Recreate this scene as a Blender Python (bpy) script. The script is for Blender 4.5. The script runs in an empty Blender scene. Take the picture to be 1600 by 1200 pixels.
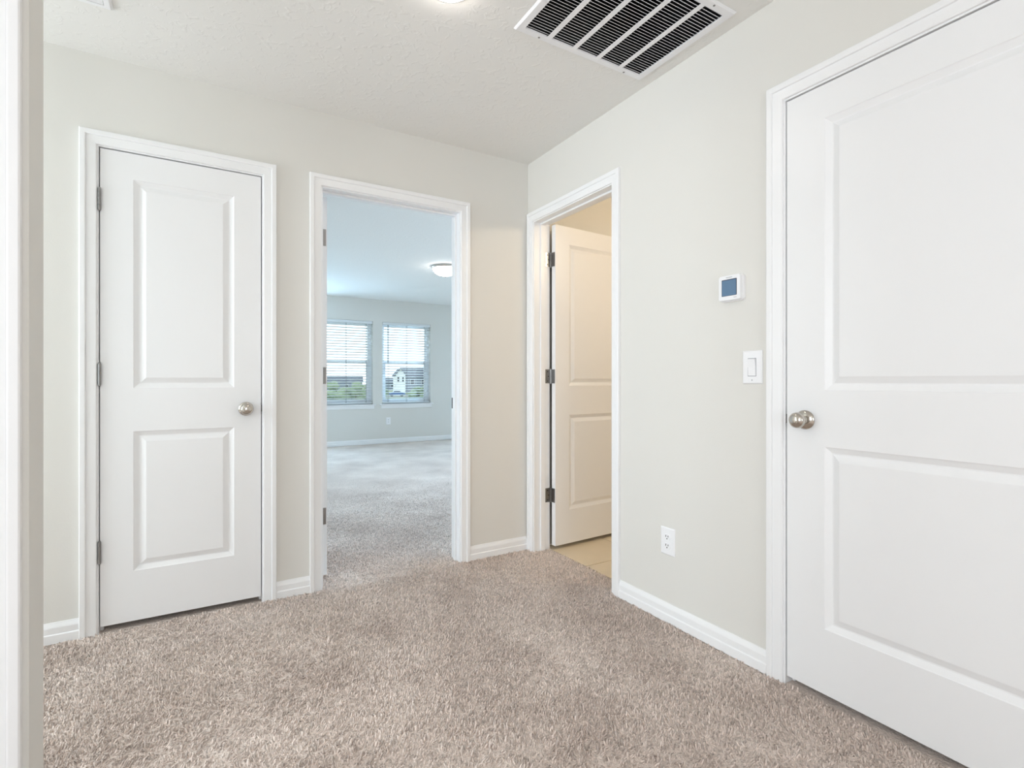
import bpy, bmesh, math, random
import numpy as np
from mathutils import Vector, Matrix

random.seed(7)
RNG = np.random.default_rng(11)
R = math.radians
scene = bpy.context.scene
COL = scene.collection

# ------------------------------------------------------------------ camera
CAM = (-1.763, -2.756, 1.068)
YAW = R(30.81)
F_PX, HORIZON = 803.65, 594.76
cam_data = bpy.data.cameras.new('camera')
cam = bpy.data.objects.new('camera', cam_data)
COL.objects.link(cam)
cam.location = CAM
cam.rotation_euler = (R(90), 0, -YAW)
cam_data.sensor_fit = 'HORIZONTAL'
cam_data.sensor_width = 36.0
cam_data.lens = 36.0 * F_PX / 1600.0
cam_data.shift_y = -(600 - HORIZON) / 1600.0
cam_data.clip_start = 0.02
cam_data.clip_end = 1000
scene.camera = cam

# ------------------------------------------------------------------ world: bright even overcast sky
world = bpy.data.worlds.new('overcast_sky')
scene.world = world
world.use_nodes = True
bg = world.node_tree.nodes['Background']
bg.inputs['Color'].default_value = (0.86, 0.94, 1.0, 1)
bg.inputs['Strength'].default_value = 2.2

# ------------------------------------------------------------------ area lamps standing in for daylight at unseen windows
def area(name, loc, direction, sx, sy, power, color):
    d = bpy.data.lights.new(name, 'AREA')
    d.shape = 'RECTANGLE'; d.size = sx; d.size_y = sy
    d.energy = power; d.color = color
    o = bpy.data.objects.new(name, d); COL.objects.link(o)
    o.location = loc
    o.rotation_euler = Vector(direction).to_track_quat('-Z', 'Y').to_euler()
    return o
DAY = (0.86, 0.935, 1.0)
area('daylight_south_window', (-1.9, -6.02, 1.45), (0, 1, 0), 1.0, 1.5, 23, DAY)
area('daylight_west_window', (-4.62, -3.6, 1.45), (1, 0, 0), 2.2, 1.5, 49, DAY)
area('daylight_corridor_window', (-4.62, -0.58, 1.45), (1, 0, 0), 0.9, 1.5, 46, (0.82, 0.93, 1.0))
area('added_bedroom_fill_right', (2.62, 6.62, 2.05), (0, -1, -0.75), 0.8, 1.5, 270, (0.48, 0.73, 1.0))  # fill lamp at an added unseen window, brightens the bedroom carpet
area('added_bedroom_fill_left', (-0.80, 6.05, 1.37), (0, -1, 0), 0.8, 1.35, 68, (0.48, 0.73, 1.0))  # added fill lamp at the hidden left end of the far wall
area('added_bedroom_fill_side', (3.66, 1.35, 2.05), (-1, 0, -0.75), 1.3, 1.5, 195, (0.56, 0.78, 1.0))  # added fill for the carpet near the bedroom door
for _x in (0.224, 1.2575):          # sampling portals in the two bedroom windows (they give no light of their own)
    area('sky_portal', (_x, 6.04, 1.37), (0, -1, 0), 0.87, 1.4, 1, (1, 1, 1)).data.cycles.is_portal = True
# view transform
scene.view_settings.view_transform = 'Standard'
scene.view_settings.look = 'None'
scene.view_settings.gamma = 1.0
scene.view_settings.use_curve_mapping = False
scene.view_settings.exposure = 0.0
scene.cycles.use_denoising = True
scene.cycles.max_bounces = 12
scene.cycles.diffuse_bounces = 7
scene.cycles.transparent_max_bounces = 16
scene.cycles.caustics_reflective = False
scene.cycles.caustics_refractive = False
scene.cycles.sample_clamp_indirect = 6.0

# ------------------------------------------------------------------ materials
MATS = {}
def srgb(r, g, b):
    f = lambda c: c / 12.92 if c <= 0.04045 else ((c + 0.055) / 1.055) ** 2.4
    return (f(r / 255), f(g / 255), f(b / 255), 1)

def mat(name, color, rough=0.5, metal=0.0, bump=None, emit=None, spec=0.5, var=0.0, varscale=3.0, coat=0.0):
    """bump = (scale, strength, distance, detail)"""
    m = bpy.data.materials.new(name); m.use_nodes = True
    nt = m.node_tree; b = nt.nodes['Principled BSDF']
    b.inputs['Base Color'].default_value = color
    b.inputs['Roughness'].default_value = rough
    b.inputs['Metallic'].default_value = metal
    b.inputs['Specular IOR Level'].default_value = spec
    b.inputs['Coat Weight'].default_value = coat
    tc = nt.nodes.new('ShaderNodeTexCoord')
    if var:
        n = nt.nodes.new('ShaderNodeTexNoise'); n.inputs['Scale'].default_value = varscale
        n.inputs['Detail'].default_value = 4
        nt.links.new(tc.outputs['Object'], n.inputs['Vector'])
        mx = nt.nodes.new('ShaderNodeMix'); mx.data_type = 'RGBA'
        mx.inputs[6].default_value = tuple(c * (1 - var) for c in color[:3]) + (1,)
        mx.inputs[7].default_value = tuple(min(1, c * (1 + var)) for c in color[:3]) + (1,)
        nt.links.new(n.outputs['Fac'], mx.inputs[0])
        nt.links.new(mx.outputs[2], b.inputs['Base Color'])
    if bump:
        n = nt.nodes.new('ShaderNodeTexNoise'); n.inputs['Scale'].default_value = bump[0]
        n.inputs['Detail'].default_value = bump[3]
        nt.links.new(tc.outputs['Object'], n.inputs['Vector'])
        bp = nt.nodes.new('ShaderNodeBump'); bp.inputs['Strength'].default_value = bump[1]
        bp.inputs['Distance'].default_value = bump[2]
        nt.links.new(n.outputs['Fac'], bp.inputs['Height'])
        nt.links.new(bp.outputs['Normal'], b.inputs['Normal'])
    if emit:
        b.inputs['Emission Color'].default_value = emit[0]
        b.inputs['Emission Strength'].default_value = emit[1]
    MATS[name] = m
    return m

M_WALL = mat('wall_paint', srgb(223, 221, 216), 0.75, bump=(160, 0.12, 0.002, 3), spec=0.3)
M_CEIL = mat('ceiling_texture_paint', srgb(232, 231, 228), 0.85, spec=0.2)
def knockdown(m):
    nt = m.node_tree; b = nt.nodes['Principled BSDF']
    tc = nt.nodes.new('ShaderNodeTexCoord')
    n = nt.nodes.new('ShaderNodeTexNoise'); n.inputs['Scale'].default_value = 26; n.inputs['Detail'].default_value = 3
    n.inputs['Distortion'].default_value = 1.2
    nt.links.new(tc.outputs['Object'], n.inputs['Vector'])
    r = nt.nodes.new('ShaderNodeValToRGB')
    r.color_ramp.elements[0].position = 0.55; r.color_ramp.elements[1].position = 0.66
    nt.links.new(n.outputs['Fac'], r.inputs['Fac'])
    bp = nt.nodes.new('ShaderNodeBump'); bp.inputs['Strength'].default_value = 0.2; bp.inputs['Distance'].default_value = 0.004
    nt.links.new(r.outputs['Color'], bp.inputs['Height'])
    nt.links.new(bp.outputs['Normal'], b.inputs['Normal'])
knockdown(M_CEIL)
M_TRIM = mat('white_trim_enamel', srgb(240, 240, 241), 0.32, bump=(40, 0.03, 0.001, 2))
M_DOOR = mat('white_door_enamel', srgb(238, 238, 239), 0.36, bump=(220, 0.05, 0.0008, 2))
M_NICKEL = mat('satin_nickel', srgb(196, 190, 182), 0.16, 1.0, bump=(30, 0.02, 0.001, 2))
M_HINGE = mat('hinge_nickel', srgb(148, 147, 146), 0.3, 1.0, bump=(60, 0.03, 0.001, 2))
M_DARKMETAL = mat('dark_latch_bronze', srgb(52, 47, 46), 0.4, 0.8, bump=(60, 0.03, 0.001, 2))
M_PLASTIC = mat('white_plastic', srgb(240, 240, 242), 0.35, bump=(80, 0.02, 0.0005, 2))
M_SLOT = mat('dark_slot', srgb(20, 20, 20), 0.7, bump=(80, 0.02, 0.0005, 2))
M_SCREEN = mat('blue_grey_screen', srgb(96, 126, 156), 0.22, var=0.06, varscale=30)
M_SCREENB = mat('dark_bezel', srgb(38, 52, 68), 0.3, bump=(80, 0.02, 0.0005, 2))
M_INK_GAPSHADE = mat('grey_print_and_gap_shade', srgb(140, 142, 146), 0.6, bump=(80, 0.02, 0.0005, 2))  # print and screw mark; also paints the shaded gap around the rocker
M_VENT = mat('white_grille_enamel', srgb(236, 236, 238), 0.35, bump=(60, 0.03, 0.0005, 2))
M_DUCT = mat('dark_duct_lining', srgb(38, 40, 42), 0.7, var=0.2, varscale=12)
M_VINYL = mat('white_window_vinyl', srgb(232, 236, 240), 0.35, bump=(60, 0.02, 0.0005, 2))
M_BLIND = mat('white_blind_slat', srgb(225, 228, 230), 0.5, bump=(60, 0.03, 0.0005, 2))
M_CORD = mat('backlit_shade_cord', srgb(120, 124, 128), 0.7, bump=(200, 0.05, 0.0005, 2))  # grey paints cords and wand as dark against the backlight
M_TILE = mat('beige_floor_tile', srgb(214, 198, 172), 0.35, var=0.06, varscale=8)
M_GROUT = mat('tan_grout', srgb(176, 158, 134), 0.9, bump=(120, 0.1, 0.001, 2))
M_BASIN = mat('bathroom_paint', srgb(232, 228, 219), 0.75, bump=(160, 0.12, 0.002, 3), spec=0.3)
M_GRASS = mat('lawn_grass', srgb(124, 136, 106), 0.95, var=0.35, varscale=0.15)
M_LEAF = mat('tree_leaves', srgb(124, 142, 112), 0.9, var=0.35, varscale=1.2)
M_BARK = mat('tree_bark', srgb(84, 72, 60), 0.95, var=0.25, varscale=6)
M_SIDW = mat('white_house_siding', srgb(232, 233, 235), 0.7, var=0.04, varscale=1)
M_SIDG = mat('grey_house_siding', srgb(122, 132, 146), 0.75, var=0.06, varscale=1)
M_ROOF = mat('grey_roof_shingles', srgb(84, 92, 104), 0.85, var=0.12, varscale=2)
M_HWIN = mat('dark_house_window', srgb(52, 60, 72), 0.15, var=0.1, varscale=2)
M_ROAD = mat('pale_concrete_road', srgb(150, 152, 152), 0.9, var=0.1, varscale=0.5)
M_CAR = mat('blue_car_paint', srgb(70, 104, 156), 0.25, coat=0.6, bump=(10, 0.01, 0.001, 1))
M_TYRE = mat('black_tyre', srgb(28, 28, 30), 0.8, bump=(30, 0.05, 0.002, 2))
M_LED = mat('lit_led_lens', (1, 1, 1, 1), 0.4, emit=((1.0, 0.93, 0.86, 1), 42.0))
M_BULBGLASS = mat('lit_frosted_bowl', (1, 1, 1, 1), 0.4, emit=((1.0, 0.96, 0.92, 1), 16.0))
M_VANBULB = mat('lit_vanity_globe', (1, 1, 1, 1), 0.4, emit=((1.0, 0.82, 0.60, 1), 66.0))

def glass_mat():
    m = bpy.data.materials.new('clear_window_glass'); m.use_nodes = True
    nt = m.node_tree; nt.nodes.remove(nt.nodes['Principled BSDF'])
    out = nt.nodes['Material Output']
    tr = nt.nodes.new('ShaderNodeBsdfTransparent'); tr.inputs[0].default_value = (0.95, 0.98, 0.98, 1)
    gl = nt.nodes.new('ShaderNodeBsdfGlossy'); gl.inputs['Roughness'].default_value = 0.02
    mx = nt.nodes.new('ShaderNodeMixShader')
    mx.inputs[0].default_value = 0.04; nt.links.new(tr.outputs[0], mx.inputs[1])
    nt.links.new(gl.outputs[0], mx.inputs[2]); nt.links.new(mx.outputs[0], out.inputs['Surface'])
    return m
M_GLASS = glass_mat()

def carpet_mat(name, pile):
    m = bpy.data.materials.new(name); m.use_nodes = True
    nt = m.node_tree; b = nt.nodes['Principled BSDF']
    b.inputs['Roughness'].default_value = 0.95
    b.inputs['Specular IOR Level'].default_value = 0.1
    b.inputs['Sheen Weight'].default_value = 0.3
    tc = nt.nodes.new('ShaderNodeTexCoord')
    big = nt.nodes.new('ShaderNodeTexNoise'); big.inputs['Scale'].default_value = 2.2; big.inputs['Detail'].default_value = 5
    nt.links.new(tc.outputs['Object'], big.inputs['Vector'])
    ramp = nt.nodes.new('ShaderNodeValToRGB')
    ramp.color_ramp.elements[0].position = 0.3; ramp.color_ramp.elements[0].color = srgb(211, 194, 184)
    ramp.color_ramp.elements[1].position = 0.7; ramp.color_ramp.elements[1].color = srgb(244, 230, 221)
    nt.links.new(big.outputs['Fac'], ramp.inputs['Fac'])
    mx = nt.nodes.new('ShaderNodeMix'); mx.data_type = 'RGBA'; mx.blend_type = 'MULTIPLY'
    mx.inputs[0].default_value = 1.0
    nt.links.new(ramp.outputs['Color'], mx.inputs[6])
    r2 = nt.nodes.new('ShaderNodeValToRGB')
    r2.color_ramp.elements[0].color = (0.66, 0.64, 0.62, 1); r2.color_ramp.elements[1].color = (1.22, 1.22, 1.22, 1)
    if pile:
        g = nt.nodes.new('ShaderNodeNewGeometry')
        nt.links.new(g.outputs['Random Per Island'], r2.inputs['Fac'])
    else:
        f = nt.nodes.new('ShaderNodeTexNoise'); f.inputs['Scale'].default_value = 150; f.inputs['Detail'].default_value = 3
        nt.links.new(tc.outputs['Object'], f.inputs['Vector'])
        nt.links.new(f.outputs['Fac'], r2.inputs['Fac'])
        bp = nt.nodes.new('ShaderNodeBump'); bp.inputs['Strength'].default_value = 0.7; bp.inputs['Distance'].default_value = 0.01
        nt.links.new(f.outputs['Fac'], bp.inputs['Height'])
        nt.links.new(bp.outputs['Normal'], b.inputs['Normal'])
    nt.links.new(r2.outputs['Color'], mx.inputs[7])
    nt.links.new(mx.outputs[2], b.inputs['Base Color'])
    return m
M_CARPET = carpet_mat('beige_carpet_backing', False)
M_PILE = carpet_mat('beige_carpet_yarn', True)

# ------------------------------------------------------------------ mesh helpers
class MB:
    """collects shapes, builds ONE mesh object"""
    def __init__(s): s.v = []; s.f = []; s.smooth = []
    def add(s, verts, faces, smooth=False):
        n = len(s.v); s.v += [tuple(v) for v in verts]
        s.f += [tuple(i + n for i in f) for f in faces]; s.smooth += [smooth] * len(faces)
        return s
    def box(s, x0, x1, y0, y1, z0, z1):
        v = [(x0,y0,z0),(x1,y0,z0),(x1,y1,z0),(x0,y1,z0),(x0,y0,z1),(x1,y0,z1),(x1,y1,z1),(x0,y1,z1)]
        return s.add(v, [(0,3,2,1),(4,5,6,7),(0,1,5,4),(1,2,6,5),(2,3,7,6),(3,0,4,7)])
    def lathe(s, prof, axis='z', n=24, origin=(0,0,0), smooth=True):
        """prof: (radius, height) list; axis is the direction of height ('-y' allowed)"""
        v = []; f = []
        for (r, h) in prof:
            for k in range(n):
                a = 2 * math.pi * k / n
                c, d = r * math.cos(a), r * math.sin(a)
                p = {'z': (c, d, h), '-z': (c, -d, -h), '-y': (c, -h, d), 'y': (c, h, -d), 'x': (h, c, d), '-x': (-h, -c, d)}[axis]
                v.append(tuple(p[i] + origin[i] for i in range(3)))
        for j in range(len(prof) - 1):
            for k in range(n):
                f.append((j*n+k, j*n+(k+1)%n, (j+1)*n+(k+1)%n, (j+1)*n+k))
        f.append(tuple(range(n-1, -1, -1))); f.append(tuple((len(prof)-1)*n+k for k in range(n)))
        return s.add(v, f, smooth)
    def build(s, name, material, parent=None, bevel=0.0, recalc=True, fn=None):
        v = [fn(p) for p in s.v] if fn else s.v
        me = bpy.data.meshes.new(name)
        me.from_pydata(v, [], s.f)
        me.polygons.foreach_set('use_smooth', s.smooth)
        bm = bmesh.new(); bm.from_mesh(me)
        bmesh.ops.remove_doubles(bm, verts=bm.verts, dist=1e-6)
        if recalc: bmesh.ops.recalc_face_normals(bm, faces=bm.faces)
        if bevel > 0:
            es = [e for e in bm.edges if len(e.link_faces) == 2 and e.calc_face_angle(0) > R(30)]
            bmesh.ops.bevel(bm, geom=es, offset=bevel, segments=2, profile=0.5, affect='EDGES')
        bm.to_mesh(me); bm.free()
        if any(s.smooth): 
            try: me.set_sharp_from_angle(angle=R(38))
            except Exception: pass
        me.materials.append(material)
        o = bpy.data.objects.new(name, me); COL.objects.link(o)
        if parent: o.parent = parent
        return o

def tag(o, label, cat, kind=None, group=None):
    o['label'] = label; o['category'] = cat
    if kind: o['kind'] = kind
    if group: o['group'] = group
    return o
def root(name, loc=(0,0,0), rz=0.0):
    o = bpy.data.objects.new(name, None); COL.objects.link(o)
    o.location = loc; o.rotation_euler = (0, 0, rz); o.empty_display_size = 0.1
    return o
def instance(src, name, parent=None, loc=None, rot=None):
    o = bpy.data.objects.new(name, src.data); COL.objects.link(o)
    if parent: o.parent = parent
    if loc: o.location = loc
    if rot: o.rotation_euler = rot
    return o
def copy_tree(src, parent=None):
    c = src.copy(); COL.objects.link(c); c.parent = parent
    for ch in [x for x in bpy.data.objects if x.parent == src]: copy_tree(ch, c)
    return c

def wall_cells(mb, a_cuts, z_cuts, holes, put):
    """fill a wall (along axis a) leaving rectangular holes (a0,a1,z0,z1)"""
    A = sorted(set(a_cuts + [h[0] for h in holes] + [h[1] for h in holes]))
    Z = sorted(set(z_cuts + [h[2] for h in holes] + [h[3] for h in holes]))
    cell = lambda i, j: not any(h[0] - 1e-6 <= A[i] and A[i+1] <= h[1] + 1e-6 and h[2] - 1e-6 <= Z[j] and Z[j+1] <= h[3] + 1e-6 for h in holes)
    for i in range(len(A) - 1):          # merge vertically into as few boxes as possible
        j = 0
        while j < len(Z) - 1:
            if cell(i, j):
                k = j
                while k + 1 < len(Z) - 1 and cell(i, k + 1): k += 1
                put(mb, A[i], A[i+1], Z[j], Z[k+1]); j = k + 1
            else: j += 1

CEIL = 2.44
T = 0.115            # wall thickness
DOOR_TOP = 2.052     # top of the slabs
HEAD = 2.057         # underside of head jambs
J = 0.018            # jamb board thickness
REVEAL = 0.006

# openings (jamb faces)
CLOSET = (-2.1490, -1.5275)      # along x, wall_back
BED = (-1.248, -0.478)
BATH = (-0.785, -0.070)        # along y, wall_right
RIGHT = (-2.506, -1.688)
STUBY = (-1.268, -1.153)       # stub wall, faces y
STUBX = -2.090
STUBDOOR = (-2.985, -2.164)

# ------------------------------------------------------------------ the setting
def structure(o, label, cat): return tag(o, label, cat, 'structure')

# wall_back (closet door and bedroom door), y 0..T
mb = MB()
wall_cells(mb, [-4.6, 3.0], [0, CEIL], [(CLOSET[0]-J, CLOSET[1]+J, 0, HEAD+J), (BED[0]-J, BED[1]+J, 0, HEAD+J)],
           lambda m, a0, a1, z0, z1: m.box(a0, a1, 0, T, z0, z1))
structure(mb.build('wall_back', M_WALL), 'greige painted wall holding the closet door and the bedroom doorway', 'wall')
mb = MB()
wall_cells(mb, [-6.0, 0.0], [0, CEIL], [(BATH[0]-J, BATH[1]+J, 0, HEAD+J), (RIGHT[0]-J, RIGHT[1]+J, 0, HEAD+J)],
           lambda m, a0, a1, z0, z1: m.box(0, T, a0, a1, z0, z1))
structure(mb.build('wall_right', M_WALL), 'greige painted wall on the right with thermostat, light switch and outlet', 'wall')
mb = MB()
wall_cells(mb, [-4.6, STUBX], [0, CEIL], [(STUBDOOR[0]-J, STUBDOOR[1]+J, 0, HEAD+J)],
           lambda m, a0, a1, z0, z1: m.box(a0, a1, STUBY[0], STUBY[1], z0, z1))
structure(mb.build('wall_left', M_WALL, bevel=0.0), 'end of a greige partition wall at the left edge of the photo', 'wall')
# far wall of the bedroom with its two windows, plus two added openings for fill light
WIN = [(-0.211, 0.659), (0.823, 1.692)]
WZ = (0.672, 2.066)
YF = 5.88
mb = MB()
wall_cells(mb, [-1.415, 3.115], [0, CEIL], [(w[0], w[1], WZ[0], WZ[1]) for w in WIN + [(2.26, 2.98), (-1.22, -0.38)]],
           lambda m, a0, a1, z0, z1: m.box(a0, a1, YF, YF + 0.15, z0, z1))
structure(mb.build('wall_bedroom_far', M_WALL), 'bedroom wall with two blind covered windows', 'wall')
mb = MB(); wall_cells(mb, [T, YF], [0, CEIL], [(0.65, 1.85, 0.75, 2.15)], lambda m, a0, a1, z0, z1: m.box(3.0, 3.115, a0, a1, z0, z1))  # opening added in the unseen side wall for the fill lamp
structure(mb.build('wall_bedroom_right', M_WALL), 'right side wall of the bedroom', 'wall')
structure(MB().box(-1.415, -1.305, T, YF, 0, CEIL).build('wall_bedroom_left', M_WALL), 'left side wall of the bedroom behind the open door', 'wall')
mb = MB(); mb.box(-2.5, -2.4, T, 0.8, 0, CEIL); mb.box(-2.5, -1.415, 0.8, 0.9, 0, CEIL)
structure(mb.build('wall_closet', M_WALL), 'inner walls of the closet behind its closed door', 'wall')
mb = MB(); mb.box(2.6, 2.7, -1.7, 0, 0, CEIL); mb.box(T, 2.6, -1.7, -1.6, 0, CEIL)
structure(mb.build('wall_bathroom', M_BASIN), 'cream lit bathroom walls beyond the open door', 'wall')
mb = MB(); mb.box(1.0, 1.1, -2.7, -1.7, 0, CEIL); mb.box(T, 1.0, -2.8, -2.7, 0, CEIL)
structure(mb.build('wall_right_closet', M_WALL), 'inner walls behind the large right hand door', 'wall')
mb = MB(); wall_cells(mb, [-4.6, 0.0], [0, CEIL], [(-2.4, -1.4, 0.7, 2.2)], lambda m, a0, a1, z0, z1: m.box(a0, a1, -6.0, -5.9, z0, z1))
structure(mb.build('wall_south', M_WALL), 'wall behind the viewer with a window opening', 'wall')
mb = MB(); wall_cells(mb, [-6.0, T], [0, CEIL], [(-4.7, -2.5, 0.7, 2.2), (-1.03, -0.13, 0.7, 2.2)], lambda m, a0, a1, z0, z1: m.box(-4.6, -4.5, a0, a1, z0, z1))
structure(mb.build('wall_west', M_WALL), 'far left wall with window openings out of sight', 'wall')

# ceiling with a hole for the return air grille
GX0, GX1, GY0, GY1 = -0.733, -0.066, -1.541, -1.042
hole = (GX0 + 0.024, GX1 - 0.024, GY0 + 0.024, GY1 - 0.024)
mb = MB()
mb.box(-4.7, hole[0], -6.1, 6.03, CEIL, CEIL + 0.1); mb.box(hole[1], 3.12, -6.1, 6.03, CEIL, CEIL + 0.1)
mb.box(hole[0], hole[1], -6.1, hole[2], CEIL, CEIL + 0.1); mb.box(hole[0], hole[1], hole[3], 6.03, CEIL, CEIL + 0.1)
structure(mb.build('ceiling', M_CEIL), 'pale lightly textured ceiling of the hall and bedroom', 'ceiling')

# carpet floor
mb = MB(); mb.box(-4.7, 0.118, -6.1, T, -0.1, -0.004); mb.box(-2.5, 3.115, T, YF + 0.02, -0.1, -0.004); mb.box(0.118, 1.1, -2.8, -1.65, -0.1, -0.004)
floor = structure(mb.build('floor', M_CARPET), 'beige cut pile carpet floor running from the hall into the bedroom', 'floor')

def carpet_pile(name, regions, keep):
    V = []; n_t = 0
    for (x0, x1, y0, y1, step, rad, hgt) in regions:
        nx, ny = int((x1 - x0) / step), int((y1 - y0) / step)
        gx, gy = np.meshgrid(np.arange(nx), np.arange(ny))
        gx = gx.ravel().astype(float); gy = gy.ravel().astype(float)
        x = x0 + (gx + 0.5 + RNG.uniform(-.45, .45, gx.size)) * step
        y = y0 + (gy + 0.5 + RNG.uniform(-.45, .45, gx.size)) * step
        pit = np.random.default_rng(9).uniform(0, 1, 65536)[(np.floor(x / 0.009 + 0.5 * np.sin(y * 400)).astype(np.int64) * 7919 + np.floor(y / 0.009).astype(np.int64) * 104729) % 65536]
        ok = keep(x, y) & (pit > 0.07); x = x[ok]; y = y[ok]; n = x.size
        # lean follows slow patches (footsteps and vacuum strokes) plus tuft randomness
        ph = 1.7 * np.sin(3.1 * x + 1.3 * np.sin(2.3 * y)) + 1.9 * np.sin(2.7 * y + 1.1 * np.sin(3.7 * x)) + 0.8 * np.sin(9.1 * x + 7.7 * y)
        mess = 0.5 + 0.5 * np.sin(5.3 * x + 2.1 * np.sin(4.1 * y) + 3.3 * y)
        ci = (np.floor(x / 0.016 + 0.35 * np.sin(y * 310)).astype(np.int64) * 7919 + np.floor(y / 0.016 + 0.35 * np.sin(x * 290)).astype(np.int64) * 104729) % 65536
        clump = np.random.default_rng(5).uniform(0, 1, 65536)[ci]
        ang = ph + 2.6 * (clump - 0.5) * 2 + RNG.normal(0, 0.45, n)
        lean = np.abs(0.5 + 0.45 * (((clump * 91.0) % 1.0) - 0.4) + RNG.normal(0, 0.2, n)) * (0.55 + 0.8 * mess)
        h = hgt * RNG.uniform(0.7, 1.2, n) * (0.55 + 0.75 * ((clump * 37.0) % 1.0))
        h = h * np.clip((4.2 - y) / 4.0, 0.12, 1.0)      # far tufts lie flatter
        r = rad * RNG.uniform(0.75, 1.25, n) * np.clip((5.2 - y) / 4.0, 0.4, 1.0)
        dx, dy = np.cos(ang) * np.sin(lean) * h, np.sin(ang) * np.sin(lean) * h
        dz = np.cos(lean) * h
        a0 = RNG.uniform(0, 2 * np.pi, n)
        P = np.zeros((n, 6, 3))
        for k in range(3):
            a = a0 + k * 2 * np.pi / 3
            P[:, k, 0] = x + r * np.cos(a); P[:, k, 1] = y + r * np.sin(a); P[:, k, 2] = -0.006
            P[:, 3+k, 0] = x + dx + 0.55 * r * np.cos(a + .5); P[:, 3+k, 1] = y + dy + 0.55 * r * np.sin(a + .5); P[:, 3+k, 2] = -0.006 + dz
        V.append(P.reshape(-1, 3)); n_t += n
    V = np.concatenate(V)
    base = np.arange(n_t)[:, None] * 6
    quads = (base[:, :, None] + np.array([[0,1,4,3],[1,2,5,4],[2,0,3,5]])[None]).reshape(-1, 4)
    tris = (base + np.array([[3,4,5]])).reshape(-1, 3)
    me = bpy.data.meshes.new(name)
    nq, nt_ = len(quads), len(tris)
    me.vertices.add(len(V)); me.vertices.foreach_set('co', V.ravel().astype(np.float32))
    me.loops.add(nq * 4 + nt_ * 3)
    me.loops.foreach_set('vertex_index', np.concatenate([quads.ravel(), tris.ravel()]).astype(np.int32))
    me.polygons.add(nq + nt_)
    ls = np.concatenate([np.arange(nq) * 4, nq * 4 + np.arange(nt_) * 3]).astype(np.int32)
    me.polygons.foreach_set('loop_start', ls)
    me.polygons.foreach_set('use_smooth', np.ones(nq + nt_, dtype=bool))
    me.update(calc_edges=True); me.validate()
    me.materials.append(M_PILE)
    o = bpy.data.objects.new(name, me); COL.objects.link(o)
    return o

def keep_hall(x, y):
    k = np.ones(x.size, dtype=bool)
    k &= ~((y > -0.004) & (y < T) & ~((x > BED[0]) & (x < BED[1])))
    k &= RNG.uniform(0, 1, x.size) < np.clip((4.4 - y) / 3.2, 0, 1) ** 1.5      # thins out where single tufts can no longer be told apart
    return k
pile = carpet_pile('carpet_pile', [(-2.75, -0.002, -2.75, 0.0, 0.0070, 0.0040, 0.0115),
                                   (-1.28, 0.6, 0.0, 1.2, 0.0075, 0.0044, 0.009),
                                   (-1.28, 2.1, 1.2, 4.4, 0.009, 0.0054, 0.009),
                                   (0.0, 0.116, BATH[0], BATH[1], 0.0055, 0.0028, 0.012)], keep_hall)
pile.parent = floor; pile['kind'] = 'stuff'

# bathroom floor: tiles as pieces
bf = structure(MB().box(0.118, 2.6, -1.6, 0.0, -0.1, -0.006).build('floor_bathroom', M_GROUT), 'beige tiled bathroom floor beyond the open door', 'floor')
TS, TG = 0.43, 0.006
tile0 = None
y = -0.002
while y > -1.6:
    ya = max(y - TS, -1.6); x = 0.120
    while x < 2.6:
        xb = min(x + TS, 2.6)
        full = abs((y - ya) - TS) < 1e-6 and abs((xb - x) - TS) < 1e-6
        if full and tile0 is not None:
            instance(tile0, 'tile', bf, (x, ya, 0))
        else:
            t = MB().box(0, xb - x - TG, 0, y - ya - TG, -0.006, 0.0015).build('tile', M_TILE, bf, bevel=0.0012)
            t.location = (x, ya, 0)
            if full: tile0 = t
        x += TS
    y -= TS

# ------------------------------------------------------------------ trim: casings, jambs, baseboards
CPROF = [(0.0, 0.0), (0.0, 0.008), (0.003, 0.0100), (0.033, 0.0115), (0.0345, 0.0108), (0.036, 0.016), (0.039, 0.0172), (0.054, 0.0172), (0.057, 0.015), (0.057, 0.0)]
W_CAS = 0.057
def casing_leg(a_in, sgn, ztop, prof=CPROF):
    """leg whose inner edge is at a_in, growing to sgn; mitred at the top"""
    m = MB(); n = len(prof)
    v = [(a_in + sgn * u, t, -0.004) for u, t in prof] + [(a_in + sgn * u, t, ztop + u) for u, t in prof]
    f = [(i, (i + 1) % n, n + (i + 1) % n, n + i) for i in range(n)] + [tuple(range(n)), tuple(range(2*n-1, n-1, -1))]
    return m.add(v, f)
def casing_head(a0, a1, ztop, prof=CPROF):
    m = MB(); n = len(prof)
    v = [(a0 - u, t, ztop + u) for u, t in prof] + [(a1 + u, t, ztop + u) for u, t in prof]
    f = [(i, (i + 1) % n, n + (i + 1) % n, n + i) for i in range(n)] + [tuple(range(n)), tuple(range(2*n-1, n-1, -1))]
    return m.add(v, f)
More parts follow.
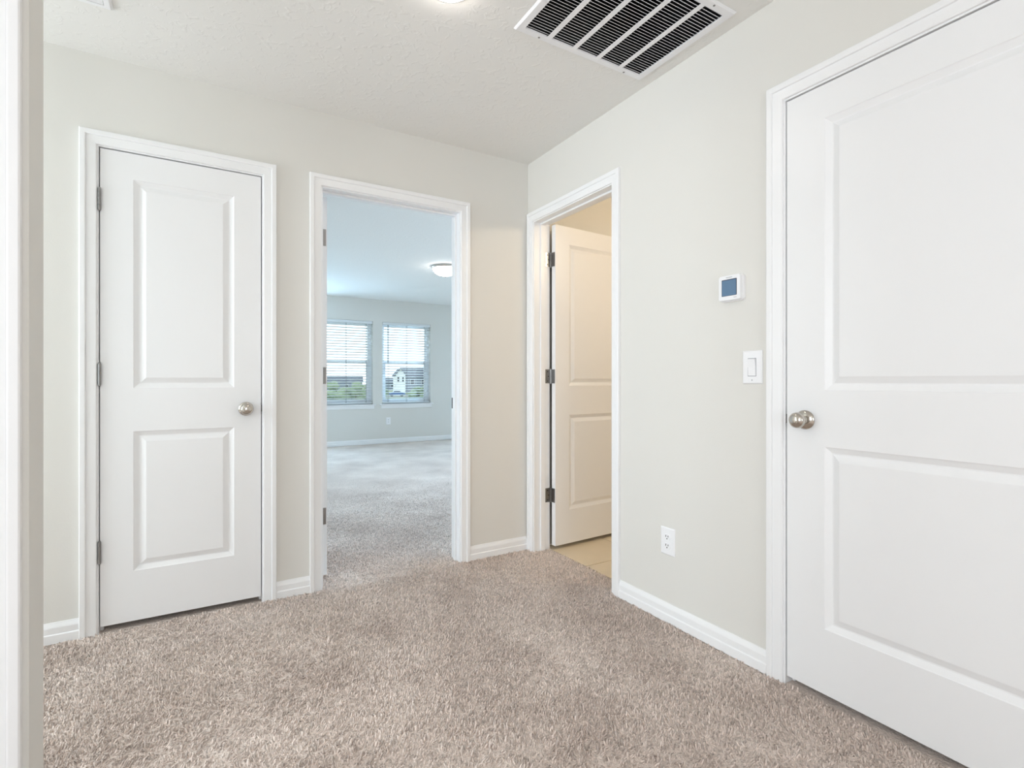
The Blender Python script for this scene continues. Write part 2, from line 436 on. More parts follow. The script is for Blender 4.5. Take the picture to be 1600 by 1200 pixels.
def door_trim(name, label, op, place, stop, far=True, depth=T):
    """op: jamb faces (a0,a1); place(a, d, z): d = depth into the wall from the near face (negative = proud); stop = (d0, d1)"""
    r = root(name); structure(r, label, 'door frame')
    a0, a1 = op
    fn = lambda p: place(p[0], -p[1], p[2])
    casing_leg(a0 - REVEAL, -1, HEAD + REVEAL).build('casing', M_TRIM, r, fn=fn)
    casing_leg(a1 + REVEAL, +1, HEAD + REVEAL).build('casing', M_TRIM, r, fn=fn)
    casing_head(a0 - REVEAL, a1 + REVEAL, HEAD + REVEAL).build('casing', M_TRIM, r, fn=fn)
    if far:
        fb = lambda p: place(p[0], depth + p[1], p[2])
        casing_leg(a0 - REVEAL, -1, HEAD + REVEAL).build('casing', M_TRIM, r, fn=fb)
        casing_leg(a1 + REVEAL, +1, HEAD + REVEAL).build('casing', M_TRIM, r, fn=fb)
        casing_head(a0 - REVEAL, a1 + REVEAL, HEAD + REVEAL).build('casing', M_TRIM, r, fn=fb)
    fj = lambda p: place(*p)
    MB().box(a0 - J, a0, 0, depth, -0.004, HEAD).build('jamb', M_TRIM, r, fn=fj)
    MB().box(a1, a1 + J, 0, depth, -0.004, HEAD).build('jamb', M_TRIM, r, fn=fj)
    MB().box(a0 - J, a1 + J, 0, depth, HEAD, HEAD + J).build('jamb', M_TRIM, r, fn=fj)
    s = 0.011
    MB().box(a0, a0 + s, stop[0], stop[1], -0.004, HEAD - s).build('door_stop', M_TRIM, r, bevel=0.002, fn=fj)
    MB().box(a1 - s, a1, stop[0], stop[1], -0.004, HEAD - s).build('door_stop', M_TRIM, r, bevel=0.002, fn=fj)
    MB().box(a0, a1, stop[0], stop[1], HEAD - s, HEAD).build('door_stop', M_TRIM, r, bevel=0.002, fn=fj)
    return r
P_BACK = lambda a, d, z: (a, d, z)
P_RIGHT = lambda a, d, z: (d, a, z)
P_STUB = lambda a, d, z: (a, STUBY[0] + d, z)
door_trim('trim_1', 'white casing and jamb around the narrow closet door', CLOSET, P_BACK, (0.042, 0.076), far=False)
tb = door_trim('trim_2', 'white casing and jamb around the open bedroom doorway', BED, P_BACK, (0.044, 0.077))
tr = door_trim('trim_3', 'white casing and jamb around the bathroom doorway in the corner', BATH, P_RIGHT, (0.044, 0.077))
door_trim('trim_4', 'white casing and jamb around the large right hand door', RIGHT, P_RIGHT, (0.042, 0.076), far=False)
door_trim('trim_5', 'white casing at the left edge of the photo', STUBDOOR, P_STUB, (0.042, 0.076), far=False)
# strike plate in the bedroom's right jamb
MB().box(BED[1] - 0.0015, BED[1] + 0.001, 0.083, 0.110, 0.900, 0.965).build('strike_plate', M_DARKMETAL, tb)

BPROF = [(0.0, 0.0), (0.0145, 0.0), (0.0145, 0.034), (0.0125, 0.037), (0.0105, 0.038), (0.0105, 0.062), (0.0095, 0.066), (0.0045, 0.079), (0.0035, 0.083), (0.0, 0.083)]
def base_run(m, p0, p1, nrm):
    """baseboard between two points on the wall foot; nrm points into the room"""
    n = len(BPROF)
    v = [(p0[0] + nrm[0]*t, p0[1] + nrm[1]*t, z) for t, z in BPROF] + [(p1[0] + nrm[0]*t, p1[1] + nrm[1]*t, z) for t, z in BPROF]
    m.add(v, [(i, (i+1) % n, n + (i+1) % n, n + i) for i in range(n)] + [tuple(range(n)), tuple(range(2*n-1, n-1, -1))])
def baseboard(name, label, runs):
    r = root(name); structure(r, label, 'baseboard')
    for (p0, p1, nrm) in runs:
        m = MB(); base_run(m, p0, p1, nrm); m.build('baseboard_length', M_TRIM, r)
c = REVEAL + W_CAS
baseboard('baseboard_back', 'white stepped baseboard along the wall of the closet and bedroom doors', [
    ((-4.5, 0), (CLOSET[0]-c, 0), (0, -1)), ((CLOSET[1]+c, 0), (BED[0]-c, 0), (0, -1)), ((BED[1]+c, 0), (-0.0175, 0), (0, -1))])
baseboard('baseboard_right', 'white stepped baseboard along the right wall under the outlet', [
    ((0, BATH[0]-c), (0, RIGHT[1]+c), (-1, 0)), ((0, RIGHT[0]-c), (0, -5.9), (-1, 0))])
baseboard('baseboard_bedroom', 'white baseboard along the bedroom walls below the windows', [
    ((-1.3, YF), (3.0, YF), (0, -1)), ((3.0, T), (3.0, YF), (-1, 0)), ((-1.305, T + 0.02), (-1.305, YF), (1, 0))])
baseboard('baseboard_left', 'white baseboard on the partition wall at the left edge', [
    ((STUBX, STUBY[0]), (STUBX, STUBY[1]), (1, 0)), ((-4.5, STUBY[1]), (STUBX, STUBY[1]), (0, 1)), ((-4.5, STUBY[0]), (STUBDOOR[0]-c, STUBY[0]), (0, -1))])

# ------------------------------------------------------------------ doors
PANEL_RINGS = [(0.0, 0.0), (0.0025, 0.0025), (0.0195, 0.0110), (0.0235, 0.0110), (0.0445, 0.0022), (0.047, 0.0018)]
def slab_mesh(w, h, th, stile):
    m = MB()
    zc = [0, 0.216, 0.822, 1.010, 1.914, h]
    xc = [0, stile, w - stile, w]
    for side in (0, 1):
        y = lambda d: d if side == 0 else th - d
        for i in range(3):
            for j in range(5):
                if i == 1 and j in (1, 3):
                    x0, x1, z0, z1 = xc[1], xc[2], zc[j], zc[j+1]
                    prev = None; v = []; f = []
                    for (o, d) in PANEL_RINGS:
                        k = len(v)
                        v += [(x0+o, y(d), z0+o), (x1-o, y(d), z0+o), (x1-o, y(d), z1-o), (x0+o, y(d), z1-o)]
                        if prev is not None:
                            f += [(prev+q, prev+(q+1) % 4, k+(q+1) % 4, k+q) for q in range(4)]
                        prev = k
                    f.append((prev, prev+1, prev+2, prev+3))
                    m.add(v, f)
                else:
                    m.add([(xc[i], y(0), zc[j]), (xc[i+1], y(0), zc[j]), (xc[i+1], y(0), zc[j+1]), (xc[i], y(0), zc[j+1])], [(0, 1, 2, 3)])
    # edges
    for j in range(5):
        for x in (0, w):
            m.add([(x, 0, zc[j]), (x, th, zc[j]), (x, th, zc[j+1]), (x, 0, zc[j+1])], [(0, 1, 2, 3)])
    for i in range(3):
        for z in (0, h):
            m.add([(xc[i], 0, z), (xc[i+1], 0, z), (xc[i+1], th, z), (xc[i], th, z)], [(0, 1, 2, 3)])
    return m

KNOB_PROF = [(0.0325, 0.0), (0.0330, 0.003), (0.0305, 0.007), (0.0240, 0.0105), (0.0140, 0.0125), (0.0115, 0.016), (0.0110, 0.026), (0.0130, 0.031)]
BALL_PROF = [(0.0130, 0.031), (0.0195, 0.0345), (0.0245, 0.0400), (0.0268, 0.0465), (0.0262, 0.0530), (0.0225, 0.0590), (0.0155, 0.0630), (0.0070, 0.0648), (0.0015, 0.0650)]
HINGE_Z = [0.316, 1.069, 1.809]     # centres, measured on the slab

def door(name, label, w, loc, rz, hinge, th=0.035, stile=0.114, barrel='front', angle_open=False, hinge_z=HINGE_Z, pivot=None):
    h = DOOR_TOP - 0.026
    r = root(name, loc if len(loc) == 3 else (loc[0], loc[1], 0), rz); structure(r, label, 'door')
    if pivot is not None:      # loc is the pivot point in the world; pivot is that point in door space
        off = Matrix.Rotation(rz, 3, 'Z') @ Vector((pivot[0], pivot[1], 0))
        r.location = (loc[0] - off.x, loc[1] - off.y, 0.026)
    slab_mesh(w, h, th, stile).build('door_panel', M_DOOR, r)
    kx = w - 0.064 if hinge == 'L' else 0.064
    kz = 0.908
    for ax, y0 in (('-y', 0.0), ('y', th)):
        k = MB().lathe(KNOB_PROF, ax, 32, (kx, y0, kz)).build('knob_rose', M_NICKEL, r)
        MB().lathe(BALL_PROF, ax, 40, (kx, y0, kz)).build('knob', M_NICKEL, k)
    ex = w if hinge == 'L' else 0.0
    s = 1 if hinge == 'L' else -1
    x0, x1 = sorted((ex - s * 0.001, ex + s * 0.0016))
    latch = MB().box(x0, x1, 0.005, th - 0.005, kz - 0.028, kz + 0.028)
    latch.build('latch_plate', M_DARKMETAL, r)
    x0, x1 = sorted((ex, ex + s * 0.004))
    MB().box(x0, x1, 0.002, 0.018, kz - 0.016, kz + 0.016).build('latch_bolt', M_DARKMETAL, r)
    hx = 0.0 if hinge == 'L' else w
    hs = -1 if hinge == 'L' else 1
    for z in hinge_z:
        by = -0.0055 if barrel == 'front' else th + 0.010
        bx = hx + hs * 0.0015
        prof = []
        for k in range(5):
            za, zb = z - 0.0445 + k * 0.0178, z - 0.0445 + (k + 1) * 0.0178
            prof += [(0.0050, za), (0.0062, za + 0.0006), (0.0062, zb - 0.0006), (0.0050, zb)]
        prof = [(0.002, z - 0.050), (0.0052, z - 0.0475)] + prof + [(0.0052, z + 0.0475), (0.002, z + 0.050)]
        hb = MB().lathe(prof, 'z', 14, (bx, by, 0)).build('hinge', M_HINGE, r)
        # leaf on the slab edge
        if barrel == 'front':
            ya, yb = -0.004, 0.030
        else:
            ya, yb = th - 0.030, th + 0.009
        xa, xb = sorted((hx + hs * 0.0002, hx + hs * 0.0016))
        lf = MB().box(xa, xb, ya, yb, z - 0.0445, z + 0.0445).build('hinge_leaf', M_HINGE, hb, bevel=0.0)
    return r

d1 = door('door_1', 'narrow closed white two panel closet door with round nickel knob', 0.613, (-2.1450, 0.003, 0.026), 0, 'L')
d4 = door('door_4', 'large closed white two panel door at the right edge with nickel knob', 0.813, (0.003, -1.6925, 0.026), R(-90), 'R', stile=0.128)
d5 = door('door_5', 'closed white door at the far left edge of the photo', 0.815, (STUBDOOR[0] + 0.003, STUBY[0] + 0.003, 0.026), 0, 'L')
# bedroom door swung open into the bedroom, bathroom door swung open into the bathroom
PB = (BED[0] + 0.0015, T + 0.010)
d2 = door('door_2', 'white bedroom door standing open, only its hinge edge showing', 0.762, PB, R(91), 'L', barrel='back', pivot=(-0.0015, 0.045))
PA = (T + 0.010, BATH[1] - 0.0015)
d3 = door('door_3', 'white two panel bathroom door standing open in warm light', 0.708, PA, R(3.5), 'L', barrel='back', pivot=(-0.0015, 0.045))
# hinge leaves let into the jambs of the two open doors
def jamb_leaf(parent, place, a, sgn):
    for z in HINGE_Z:
        z += 0.026
        x0, x1 = sorted((a, a + sgn * 0.0014))
        lf = MB().box(x0, x1, T - 0.030, T + 0.009, z - 0.0445, z + 0.0445).build('hinge_leaf', M_HINGE, parent, fn=lambda p: place(*p))
        for dz in (-0.03, 0.0, 0.03):
            q = MB(); q.lathe([(0.0036, 0.0), (0.0036, 0.0008), (0.0012, 0.0010)], 'z', 10)
            q.build('screw', M_DARKMETAL, lf, fn=lambda p: place(a + sgn * (0.0014 + p[2]), T - 0.014 + (0.006 if dz == 0 else 0) + p[0], z + dz + p[1]))
jamb_leaf(tb, P_BACK, BED[0], +1)
jamb_leaf(tr, P_RIGHT, BATH[1], -1)

# ------------------------------------------------------------------ bedroom windows and blinds
def window(name, label, x0, x1):
    r = root(name, ((x0 + x1) / 2, YF, WZ[0])); structure(r, label, 'window')
    w2 = (x1 - x0) / 2; h = WZ[1] - WZ[0]; mid = 1.375 - WZ[0]
    m = MB(); yo0, yo1 = 0.085, 0.145; fw = 0.040
    m.box(-w2, -w2 + fw, yo0, yo1, 0, h); m.box(w2 - fw, w2, yo0, yo1, 0, h)
    m.box(-w2 + fw, w2 - fw, yo0, yo1, h - fw, h); m.box(-w2 + fw, w2 - fw, yo0, yo1, 0, fw)
    m.build('window_frame', M_VINYL, r)
    def sash(za, zb, ya, yb, sw, name2):
        s = MB()
        a = -w2 + fw; b = w2 - fw
        s.box(a, a + sw, ya, yb, za, zb); s.box(b - sw, b, ya, yb, za, zb)
        s.box(a + sw, b - sw, ya, yb, zb - sw, zb); s.box(a + sw, b - sw, ya, yb, za, za + sw)
        so = s.build(name2, M_VINYL, r)
        MB().box(a + sw, b - sw, (ya + yb) / 2 - 0.003, (ya + yb) / 2 + 0.003, za + sw, zb - sw).build('pane', M_GLASS, so)
    sash(mid - 0.02, h - fw, 0.118, 0.140, 0.022, 'upper_sash')
    sash(fw, mid + 0.022, 0.092, 0.117, 0.042, 'lower_sash')
    MB().box(-w2 - 0.045, w2 + 0.045, -0.035, 0.085, -0.020, 0.0).build('window_sill', M_TRIM, r, bevel=0.003)
    MB().box(-w2 - 0.020, w2 + 0.020, -0.014, 0.0, -0.075, -0.020).build('sill_apron', M_TRIM, r, bevel=0.002)
    return r
window('window_1', 'left bedroom window with green shrubs beyond its blind', *WIN[0])
window('window_2', 'right bedroom window with a white house beyond its blind', *WIN[1])

def blind(label, x0, x1, wand):
    r = root('window_blind', ((x0 + x1) / 2, YF + 0.030, WZ[0]))
    tag(r, label, 'blind', group='horizontal blinds on the bedroom windows')
    w2 = (x1 - x0) / 2 - 0.008; h = WZ[1] - WZ[0]
    MB().box(-w2, w2, -0.028, 0.028, h - 0.045, h - 0.002).build('headrail', M_BLIND, r, bevel=0.002)
    n = 29; z0, z1 = 0.060, h - 0.075
    s = None
    for k in range(n):
        z = z0 + (z1 - z0) * k / (n - 1)
        if s is None:
            prof = [(-0.024, 0.0), (-0.012, 0.0015), (0.0, 0.002), (0.012, 0.0015), (0.024, 0.0)]
            m = MB(); np_ = len(prof); v = []
            for x in (-w2, w2):
                v += [(x, a, b) for a, b in prof] + [(x, a, b - 0.003) for a, b in reversed(prof)]
            q = 2 * np_
            m.add(v, [(i, (i+1) % q, q + (i+1) % q, q + i) for i in range(q)] + [tuple(range(q)), tuple(range(2*q-1, q-1, -1))])
            s = m.build('slat', M_BLIND, r); o = s
        else:
            o = instance(s, 'slat', r)
        o.location = (0, 0, z); o.rotation_euler = (R(-14), 0, 0)
    MB().box(-w2, w2, -0.024, 0.024, 0.012, 0.030).build('bottom_rail', M_BLIND, r, bevel=0.003)
    for x in (-w2 + 0.10, 0.0, w2 - 0.10):
        m = MB()
        for yy in (-0.0265, 0.0265):
            m.box(x - 0.0025, x + 0.0025, yy - 0.0008, yy + 0.0008, 0.030, h - 0.045)
        m.build('ladder_cord', M_CORD, r)
    if wand:
        MB().lathe([(0.0045, 0.0), (0.0045, 0.62), (0.003, 0.64)], '-z', 10, (-w2 + 0.085, -0.036, h - 0.045)).build('tilt_wand', M_CORD, r)
    return r
window('window_added_3', 'added bedroom window out of view on the right, for fill light', 2.26, 2.98)  # added unseen window in front of the right fill lamp
window('window_added_4', 'added bedroom window out of view on the left, for fill light', -1.22, -0.38)  # likewise added, lets the left fill lamp through
blind('white slat blind over the left bedroom window', *WIN[0], False)
blind('white slat blind with hanging wand over the right bedroom window', *WIN[1], True)

# ------------------------------------------------------------------ electrical fittings
def plate(m, w, h, t, bev):
    """wall plate in local space: x across, -y out of the wall, z up, with a bevelled rim"""
    v = [(-w/2, 0, -h/2), (w/2, 0, -h/2), (w/2, 0, h/2), (-w/2, 0, h/2),
         (-w/2, -t*0.45, -h/2), (w/2, -t*0.45, -h/2), (w/2, -t*0.45, h/2), (-w/2, -t*0.45, h/2),
         (-w/2+bev, -t, -h/2+bev), (w/2-bev, -t, -h/2+bev), (w/2-bev, -t, h/2-bev), (-w/2+bev, -t, h/2-bev)]
    f = [(0, 3, 2, 1)] + [(i, (i+1) % 4, 4+(i+1) % 4, 4+i) for i in range(4)] + [(4+i, 4+(i+1) % 4, 8+(i+1) % 4, 8+i) for i in range(4)] + [(8, 9, 10, 11)]
    return m.add(v, f)
def outlet(label, loc, rz):
    r = root('wall_outlet', loc, rz); tag(r, label, 'outlet', group='duplex wall outlets')
    plate(MB(), 0.079, 0.120, 0.006, 0.004).build('wall_plate', M_PLASTIC, r)
    for zc in (0.0195, -0.0195):
        prof = []
        for k in range(28):
            a = 2 * math.pi * k / 28
            prof.append((0.0172 * math.cos(a), max(-0.0135, min(0.0135, 0.0172 * math.sin(a)))))
        n = 28; m = MB()
        m.add([(x, -0.0055, zc + z) for x, z in prof] + [(x, -0.0085, zc + z) for x, z in prof],
              [(i, (i+1) % n, n+(i+1) % n, n+i) for i in range(n)] + [tuple(range(n)), tuple(range(2*n-1, n-1, -1))])
        s = m.build('socket', M_PLASTIC, r)
        for x, hh in ((-0.0064, 0.009), (0.0064, 0.0075)):
            MB().box(x - 0.0016, x + 0.0016, -0.0089, -0.0080, zc + 0.003 - hh/2 + 0.001, zc + 0.003 + hh/2 + 0.001).build('slot', M_SLOT, s)
        MB().lathe([(0.0030, 0.0080), (0.0030, 0.0089)], '-y', 12, (0, 0, zc - 0.0068)).build('slot', M_SLOT, s)
    MB().lathe([(0.003, 0.0055), (0.003, 0.0066), (0.001, 0.0070)], '-y', 12).build('screw', M_PLASTIC, r)
    return r
outlet('white duplex outlet low on the right hall wall', (0, -1.1525, 0.356), R(-90))
outlet('small white outlet on the bedroom wall below the windows', (0.925, YF, 0.380), 0)

sw = root('light_switch', (0, -1.563, 1.118), R(-90)); tag(sw, 'white rocker light switch beside the large right door', 'light switch')
plate(MB(), 0.080, 0.124, 0.006, 0.004).build('wall_plate', M_PLASTIC, sw)
MB().box(-0.0172, 0.0172, -0.0064, -0.0040, -0.0340, 0.0340).build('switch_gap_shade', M_INK_GAPSHADE, sw)  # recess plate, its grey painting the gap shade around the rocker
m = MB()   # tilted rocker, top pressed in
m.add([(-0.0155, -0.004, -0.032), (0.0155, -0.004, -0.032), (0.0155, -0.004, 0.032), (-0.0155, -0.004, 0.032),
       (-0.0155, -0.0072, -0.032), (0.0155, -0.0072, -0.032), (0.0155, -0.0150, 0.031), (-0.0155, -0.0150, 0.031),
       (-0.0155, -0.0082, 0.0), (0.0155, -0.0082, 0.0)],
      [(0, 3, 2, 1), (0, 1, 5, 4), (3, 7, 6, 2), (4, 5, 9, 8), (8, 9, 6, 7), (1, 2, 6, 9, 5), (0, 4, 8, 7, 3)])
m.build('rocker', M_PLASTIC, sw)
for zz in (-0.048,):
    MB().box(-0.0012, 0.0012, -0.0066, -0.0055, zz - 0.003, zz + 0.003).build('screw', M_INK_GAPSHADE, sw)

th = root('thermostat', (0, -1.482, 1.425), R(-90)); tag(th, 'square white digital thermostat with blue grey screen on the right wall', 'thermostat')
def rounded(m, w, h, y0, y1, rad, n=6, dx=0.0, dz=0.0, inset=0.0):
    def ring(y, i):
        out = []
        for cx, cz, a0 in ((w/2-rad, h/2-rad, 0), (-w/2+rad, h/2-rad, 90), (-w/2+rad, -h/2+rad, 180), (w/2-rad, -h/2+rad, 270)):
            for k in range(n + 1):
                a = R(a0 + 90 * k / n); out.append((dx + cx + (rad - i) * math.cos(a), y, dz + cz + (rad - i) * math.sin(a)))
        return out
    b = 0.002 if inset == 0 else inset
    v = ring(y0, 0) + ring(y1 + b, 0) + ring(y1 + b*0.3, b*0.3) + ring(y1, b)
    q = 4 * (n + 1); f = []
    for j in range(3): f += [(j*q+i, j*q+(i+1) % q, (j+1)*q+(i+1) % q, (j+1)*q+i) for i in range(q)]
    f += [tuple(range(q)), tuple(range(4*q-1, 3*q-1, -1))]
    return m.add(v, f)
rounded(MB(), 0.100, 0.100, 0.0, -0.013, 0.012).build('back_plate', M_PLASTIC, th)
rounded(MB(), 0.094, 0.096, -0.013, -0.029, 0.009, dz=0.001).build('housing', M_PLASTIC, th)
rounded(MB(), 0.066, 0.064, -0.028, -0.0298, 0.002, dz=0.002, inset=0.0004).build('screen_bezel', M_SCREENB, th)
rounded(MB(), 0.061, 0.059, -0.0295, -0.0302, 0.001, dz=0.001, inset=0.0002).build('screen', M_SCREEN, th)
m = MB()
for k in range(9): m.box(-0.014 + k * 0.0031, -0.012 + k * 0.0031, -0.0295, -0.0288, 0.0398, 0.0420)
m.build('printed_mark', M_INK_GAPSHADE, th)
m = MB()
for k in range(5): m.box(0.020 + k * 0.0026, 0.0217 + k * 0.0026, -0.0295, -0.0288, -0.0385, -0.0370)
m.build('printed_mark', M_INK_GAPSHADE, th)

# ------------------------------------------------------------------ ceiling fittings
gr = root('return_air_grille', ((GX0+GX1)/2, (GY0+GY1)/2, CEIL)); tag(gr, 'large white louvred return air grille in the hall ceiling', 'air grille')
GW, GL = GX1 - GX0, GY1 - GY0
fb = 0.032; bar = 0.021
x_in0, x_in1 = -GW/2 + fb, GW/2 - fb; y_in0, y_in1 = -GL/2 + fb, GL/2 - fb
m = MB()     # bevelled frame ring
def ring4(a, b, z): return [(-a, -b, z), (a, -b, z), (a, b, z), (-a, b, z)]
v = ring4(GW/2, GL/2, 0.0) + ring4(GW/2, GL/2, -0.003) + ring4(GW/2-0.006, GL/2-0.006, -0.009) + ring4(x_in1, y_in1, -0.009) + ring4(x_in1, y_in1, -0.002)
f = []
for j in range(4): f += [(j*4+i, j*4+(i+1) % 4, (j+1)*4+(i+1) % 4, (j+1)*4+i) for i in range(4)]
f += [(16+i, 16+(i+1) % 4, (i+1) % 4, i) for i in range(4)]
m.add(v, f); m.build('grille_frame', M_VENT, gr)
cols = 5
cw = ((x_in1 - x_in0) - (cols - 1) * bar) / cols
for k in range(cols - 1):
    xa = x_in0 + (k + 1) * cw + k * bar
    MB().box(xa, xa + bar, y_in0, y_in1, -0.009, -0.0075).build('divider_bar', M_VENT, gr)
slat = None; ns = 31
for k in range(cols):
    xa = x_in0 + k * (cw + bar)
    for j in range(ns):
        yy = y_in0 + (j + 0.5) * (y_in1 - y_in0) / ns
        if slat is None:
            slat = MB().box(0, cw, -0.0085, 0.0085, -0.0006, 0.0006).build('louvre', M_VENT, gr); o = slat
        else: o = instance(slat, 'louvre', gr)
        o.location = (xa, yy, -0.0015); o.rotation_euler = (R(42), 0, 0)
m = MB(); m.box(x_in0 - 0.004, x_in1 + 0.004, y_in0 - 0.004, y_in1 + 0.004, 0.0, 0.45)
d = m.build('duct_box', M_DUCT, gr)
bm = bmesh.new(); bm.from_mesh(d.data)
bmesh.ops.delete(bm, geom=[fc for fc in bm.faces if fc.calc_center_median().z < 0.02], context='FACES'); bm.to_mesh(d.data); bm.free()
for x, y in ((-0.225, GL/2 - 0.014), (0.225, GL/2 - 0.014), (-0.225, -GL/2 + 0.014), (0.225, -GL/2 + 0.014)):
    MB().lathe([(0.0045, 0.0085), (0.0045, 0.0098), (0.002, 0.0106)], '-z', 12, (x, y, 0)).build('screw', M_HINGE, gr)

# slim disc downlight
LX, LY = -1.038, -1.116
dl = root('ceiling_downlight', (LX, LY, CEIL)); tag(dl, 'lit round ceiling downlight at the top edge of the photo', 'ceiling light')
MB().lathe([(0.086, 0.0), (0.086, 0.002), (0.082, 0.005), (0.074, 0.006), (0.071, 0.006), (0.071, 0.002)], '-z', 40).build('trim_ring', M_PLASTIC, dl)
MB().lathe([(0.0705, 0.0025), (0.0705, 0.010), (0.066, 0.015), (0.055, 0.019), (0.03, 0.021), (0.004, 0.0215)], '-z', 40).build('lens', M_LED, dl)

for _p in ((-2.3, -3.3), (-2.3, -5.0)):     # unseen downlights added behind the viewer to light the hall
    c_ = copy_tree(dl); c_.location = (_p[0], _p[1], CEIL)
    c_['label'] = 'added lit round ceiling downlight behind the viewer, ' + ('nearer' if _p[1] > -4 else 'farther') + ' of two'; c_['group'] = 'added downlights behind the viewer'

# supply register near the left edge of the ceiling
RX1, RY1 = -2.053, -0.372
rg = root('supply_register', (RX1 - 0.155, RY1 - 0.08, CEIL)); tag(rg, 'white ceiling air register peeking in at the top left', 'air register')
m = MB()
v = ring4(0.155, 0.080, 0.0) + ring4(0.155, 0.080, -0.004) + ring4(0.147, 0.072, -0.012) + ring4(0.130, 0.055, -0.012) + ring4(0.130, 0.055, 0.0)
f = []
for j in range(4): f += [(j*4+i, j*4+(i+1) % 4, (j+1)*4+(i+1) % 4, (j+1)*4+i) for i in range(4)]
f += [(16+i, 16+(i+1) % 4, (i+1) % 4, i) for i in range(4)]
m.add(v, f); m.build('register_frame', M_VENT, rg)
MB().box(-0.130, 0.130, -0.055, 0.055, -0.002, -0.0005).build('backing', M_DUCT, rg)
v0 = None
for k in range(6):
    o = MB().box(-0.128, 0.128, -0.008, 0.008, -0.0005, 0.0005).build('louvre', M_VENT, rg) if v0 is None else instance(v0, 'louvre', rg)
    v0 = v0 or o
    o.location = (0, -0.0445 + k * 0.0178, -0.0085); o.rotation_euler = (R(30 if k < 3 else -30), 0, 0)

# flush mount light in the bedroom
bl = root('flush_mount_light', (0.72, 2.97, CEIL)); tag(bl, 'lit frosted bowl flush mount light on the bedroom ceiling', 'ceiling light')
MB().lathe([(0.168, 0.0), (0.170, 0.010), (0.165, 0.022), (0.155, 0.028)], '-z', 48).build('metal_pan', M_NICKEL, bl)
MB().lathe([(0.154, 0.026), (0.150, 0.045), (0.128, 0.075), (0.090, 0.098), (0.045, 0.110), (0.008, 0.113)], '-z', 48).build('glass_bowl', M_BULBGLASS, bl)
MB().lathe([(0.010, 0.112), (0.011, 0.120), (0.006, 0.128), (0.002, 0.130)], '-z', 16).build('finial', M_NICKEL, bl)

# vanity light in the bathroom (its warm light falls through the doorway)
vl = root('vanity_light', (1.00, -1.598, 2.22)); tag(vl, 'three globe vanity light on the bathroom wall out of sight', 'wall light')
MB().box(-0.30, 0.30, 0.0, 0.030, -0.05, 0.05).build('back_plate', M_NICKEL, vl, bevel=0.004)
for x in (-0.2, 0.0, 0.2):
    a = MB().lathe([(0.012, 0.03), (0.012, 0.09), (0.018, 0.10)], 'y', 16, (x, 0, 0)).build('arm', M_NICKEL, vl)
    MB().lathe([(0.022, 0.0), (0.045, 0.03), (0.055, 0.07), (0.050, 0.11), (0.03, 0.135), (0.004, 0.14)], '-z', 20, (x, 0.10, 0.06)).build('globe', M_VANBULB, a)

# ------------------------------------------------------------------ outside, seen through the blinds
GZ = -3.2
structure(MB().box(-300, 400, 9, 520, GZ - 0.5, GZ).build('ground', M_GRASS), 'green lawn outside the bedroom windows', 'ground')
def along(px, dist):
    """a point on the ground plan in the direction of a picture column, dist metres along the view axis"""
    r = (px - 800) / F_PX * dist
    return (CAM[0] + dist * math.sin(YAW) + r * math.cos(YAW), CAM[1] + dist * math.cos(YAW) - r * math.sin(YAW))
rx, ry = along(615, 140)
rd = root('road', (rx, ry, GZ)); structure(rd, 'pale street outside beyond the lawn', 'road')
MB().box(-130, 130, -4, 4, 0.0, 0.03).build('road_surface', M_ROAD, rd)

def house(label, px, dist, w, d, h_eave, h_ridge, m_wall, m_roof, gable_front, wins, yaw):
    x, y = along(px, dist)
    r = root('house', (x, y, GZ), yaw); tag(r, label, 'house', group='houses beyond the bedroom windows')
    m = MB(); m.box(-w/2, w/2, 0, d, 0, h_eave)
    if gable_front:
        m.add([(-w/2, 0, h_eave), (w/2, 0, h_eave), (0, 0, h_ridge), (-w/2, d, h_eave), (w/2, d, h_eave), (0, d, h_ridge)], [(0, 1, 2), (3, 5, 4), (0, 2, 5, 3), (1, 4, 5, 2), (0, 3, 4, 1)])
    m.build('wall', m_wall, r)
    t = 0.25; o = 0.4
    m = MB()
    if gable_front:
        s = (h_ridge - h_eave) / (w / 2)
        e = w/2 + o
        v = [(-e, -o, h_eave - s*o), (0, -o, h_ridge), (e, -o, h_eave - s*o), (-e, -o, h_eave - s*o + t), (0, -o, h_ridge + t), (e, -o, h_eave - s*o + t)]
        v += [(a, d + o, c2) for a, b2, c2 in v]
        m.add(v, [(0, 1, 4, 3), (1, 2, 5, 4), (6, 9, 10, 7), (7, 10, 11, 8), (3, 4, 10, 9), (4, 5, 11, 10), (0, 6, 7, 1), (1, 7, 8, 2), (0, 3, 9, 6), (2, 8, 11, 5)])
    else:
        v = [(-w/2-o, -o, h_eave), (w/2+o, -o, h_eave), (w/2+o, d+o, h_eave), (-w/2-o, d+o, h_eave), (-w/2-o, d/2, h_ridge), (w/2+o, d/2, h_ridge)]
        m.add(v, [(0, 1, 5, 4), (2, 3, 4, 5), (0, 4, 3), (1, 2, 5), (0, 3, 2, 1)])
    m.build('roof', m_roof, r)
    for (wx, wz, ww, wh) in wins:
        f = MB().box(wx - ww/2 - 0.1, wx + ww/2 + 0.1, -0.08, 0, wz - wh/2 - 0.1, wz + wh/2 + 0.1).build('window_surround', M_SIDW, r)
        MB().box(wx - ww/2, wx + ww/2, -0.12, -0.05, wz - wh/2, wz + wh/2).build('pane', M_HWIN, f)
    return r
YV = -R(12)
house('white gabled house front seen through the right blind', 626, 175, 3.2, 9, 6.3, 8.3, M_SIDW, M_ROOF, True, [(-0.8, 4.6, 0.55, 1.7), (0.8, 4.6, 0.55, 1.7)], YV)
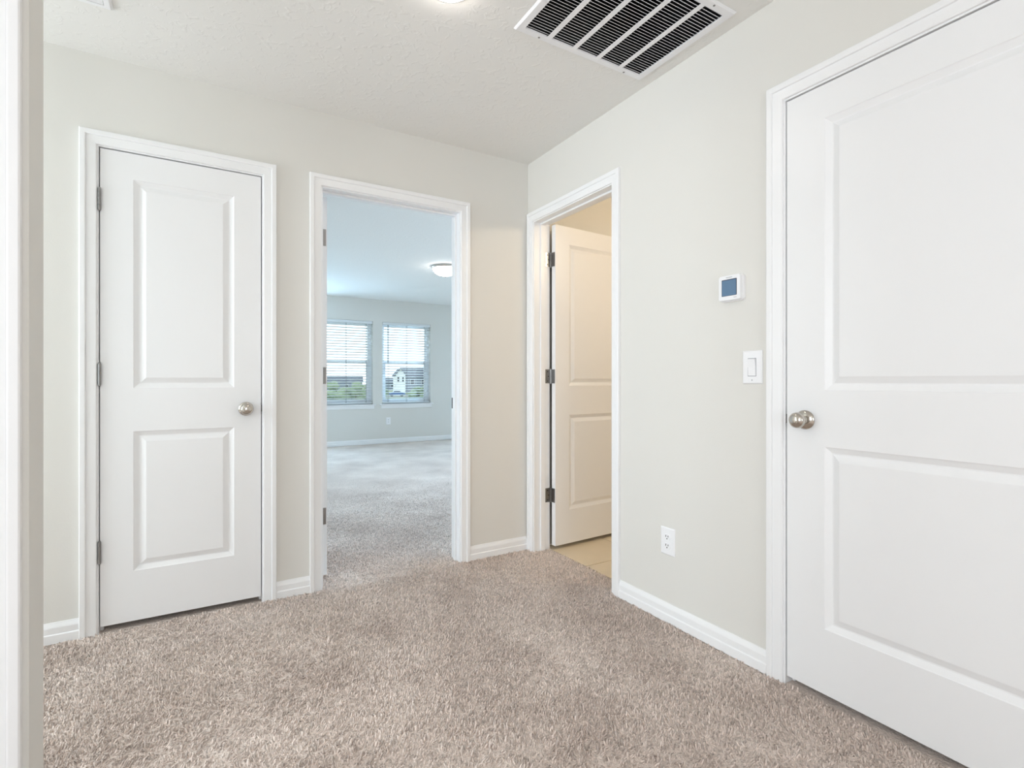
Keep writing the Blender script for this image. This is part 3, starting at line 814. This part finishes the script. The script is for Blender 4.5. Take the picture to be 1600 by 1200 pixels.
house('wide grey house to the right of the white gable', 655, 190, 12, 10, 5.4, 9.2, M_SIDG, M_ROOF, False, [(-2.5, 3.8, 1.2, 1.5), (1.5, 3.8, 1.2, 1.5)], YV)
house('low grey house left of the white gable', 606, 230, 8, 9, 3.2, 5.6, M_SIDG, M_ROOF, False, [(-1.5, 2.0, 1.2, 1.2), (2.0, 2.0, 1.2, 1.2)], YV)
house('grey roofed house behind the left window shrubs', 528, 240, 22, 9, 3.6, 6.6, M_SIDG, M_ROOF, False, [(-4, 2.0, 1.2, 1.2), (4.0, 2.0, 1.2, 1.2)], YV)

def tree(label, px, dist, w, h, seed):
    rnd = random.Random(seed)
    x, y = along(px, dist)
    r = root('leafy_shrub', (x, y, GZ)); tag(r, label, 'shrub', group='shrubs outside the bedroom windows')
    bm = bmesh.new()
    for k in range(26):
        a = rnd.uniform(0, 2*math.pi); q = math.sqrt(rnd.random()) * 0.42 * w
        rr = w * rnd.uniform(0.10, 0.19)
        zc = rnd.uniform(0.18, 0.9) * h * (1 - 0.35 * (q / (0.42 * w)) ** 2)
        g = bmesh.ops.create_icosphere(bm, subdivisions=2, radius=1.0)
        for v in g['verts']:
            n = 1 + rnd.uniform(-0.22, 0.22)
            v.co = Vector((q * math.cos(a) + v.co.x * rr * n, q * math.sin(a) + v.co.y * rr * n, max(0.1, min(h, zc + v.co.z * rr * 0.9 * n))))
    me = bpy.data.meshes.new('foliage'); bm.to_mesh(me); bm.free(); me.materials.append(M_LEAF)
    o = bpy.data.objects.new('foliage', me); COL.objects.link(o); o.parent = r
    MB().lathe([(0.16, 0.0), (0.11, h * 0.35), (0.05, h * 0.6)], 'z', 8).build('stem', M_BARK, r)
    return r
tree('broad green shrub at the left of the left bedroom window', 528, 66, 4.2, 4.3, 1)
tree('broad green shrub filling the middle of the left bedroom window', 556, 58, 4.2, 4.5, 2)
tree('green shrub at the right edge of the left bedroom window', 585, 72, 3.6, 4.4, 3)
tree('rounded green shrub low in the right bedroom window', 654, 84, 3.6, 3.6, 4)
tree('green shrub at the right edge of the right bedroom window', 674, 92, 4.2, 4.1, 5)

cx_, cy_ = along(618, 140)
car = root('car', (cx_, cy_ - 1.0, GZ + 0.03), YV); tag(car, 'blue car parked on the street outside the right window', 'car')
m = MB()
side = [(-2.2, 0.35), (-2.2, 0.85), (-1.3, 0.95), (-0.75, 1.45), (0.75, 1.45), (1.45, 0.95), (2.2, 0.85), (2.25, 0.35)]
n = len(side)
m.add([(a, -0.85, b) for a, b in side] + [(a, 0.85, b) for a, b in side], [(i, (i+1) % n, n+(i+1) % n, n+i) for i in range(n)] + [tuple(range(n)), tuple(range(2*n-1, n-1, -1))])
m.build('car_body', M_CAR, car)
for s in (-1, 1):
    m = MB(); q = [(-1.0, 0.97), (-0.68, 1.38), (0.68, 1.38), (1.15, 0.97)]
    m.add([(a, s*0.84, b) for a, b in q] + [(a, s*0.87, b) for a, b in q], [(i, (i+1) % 4, 4+(i+1) % 4, 4+i) for i in range(4)] + [(0, 1, 2, 3), (7, 6, 5, 4)])
    m.build('side_window', M_HWIN, car)
    for wx in (-1.35, 1.35):
        MB().lathe([(0.33, -0.11), (0.33, 0.11)], 'y', 18, (wx, s*0.78, 0.33)).build('wheel', M_TYRE, car)
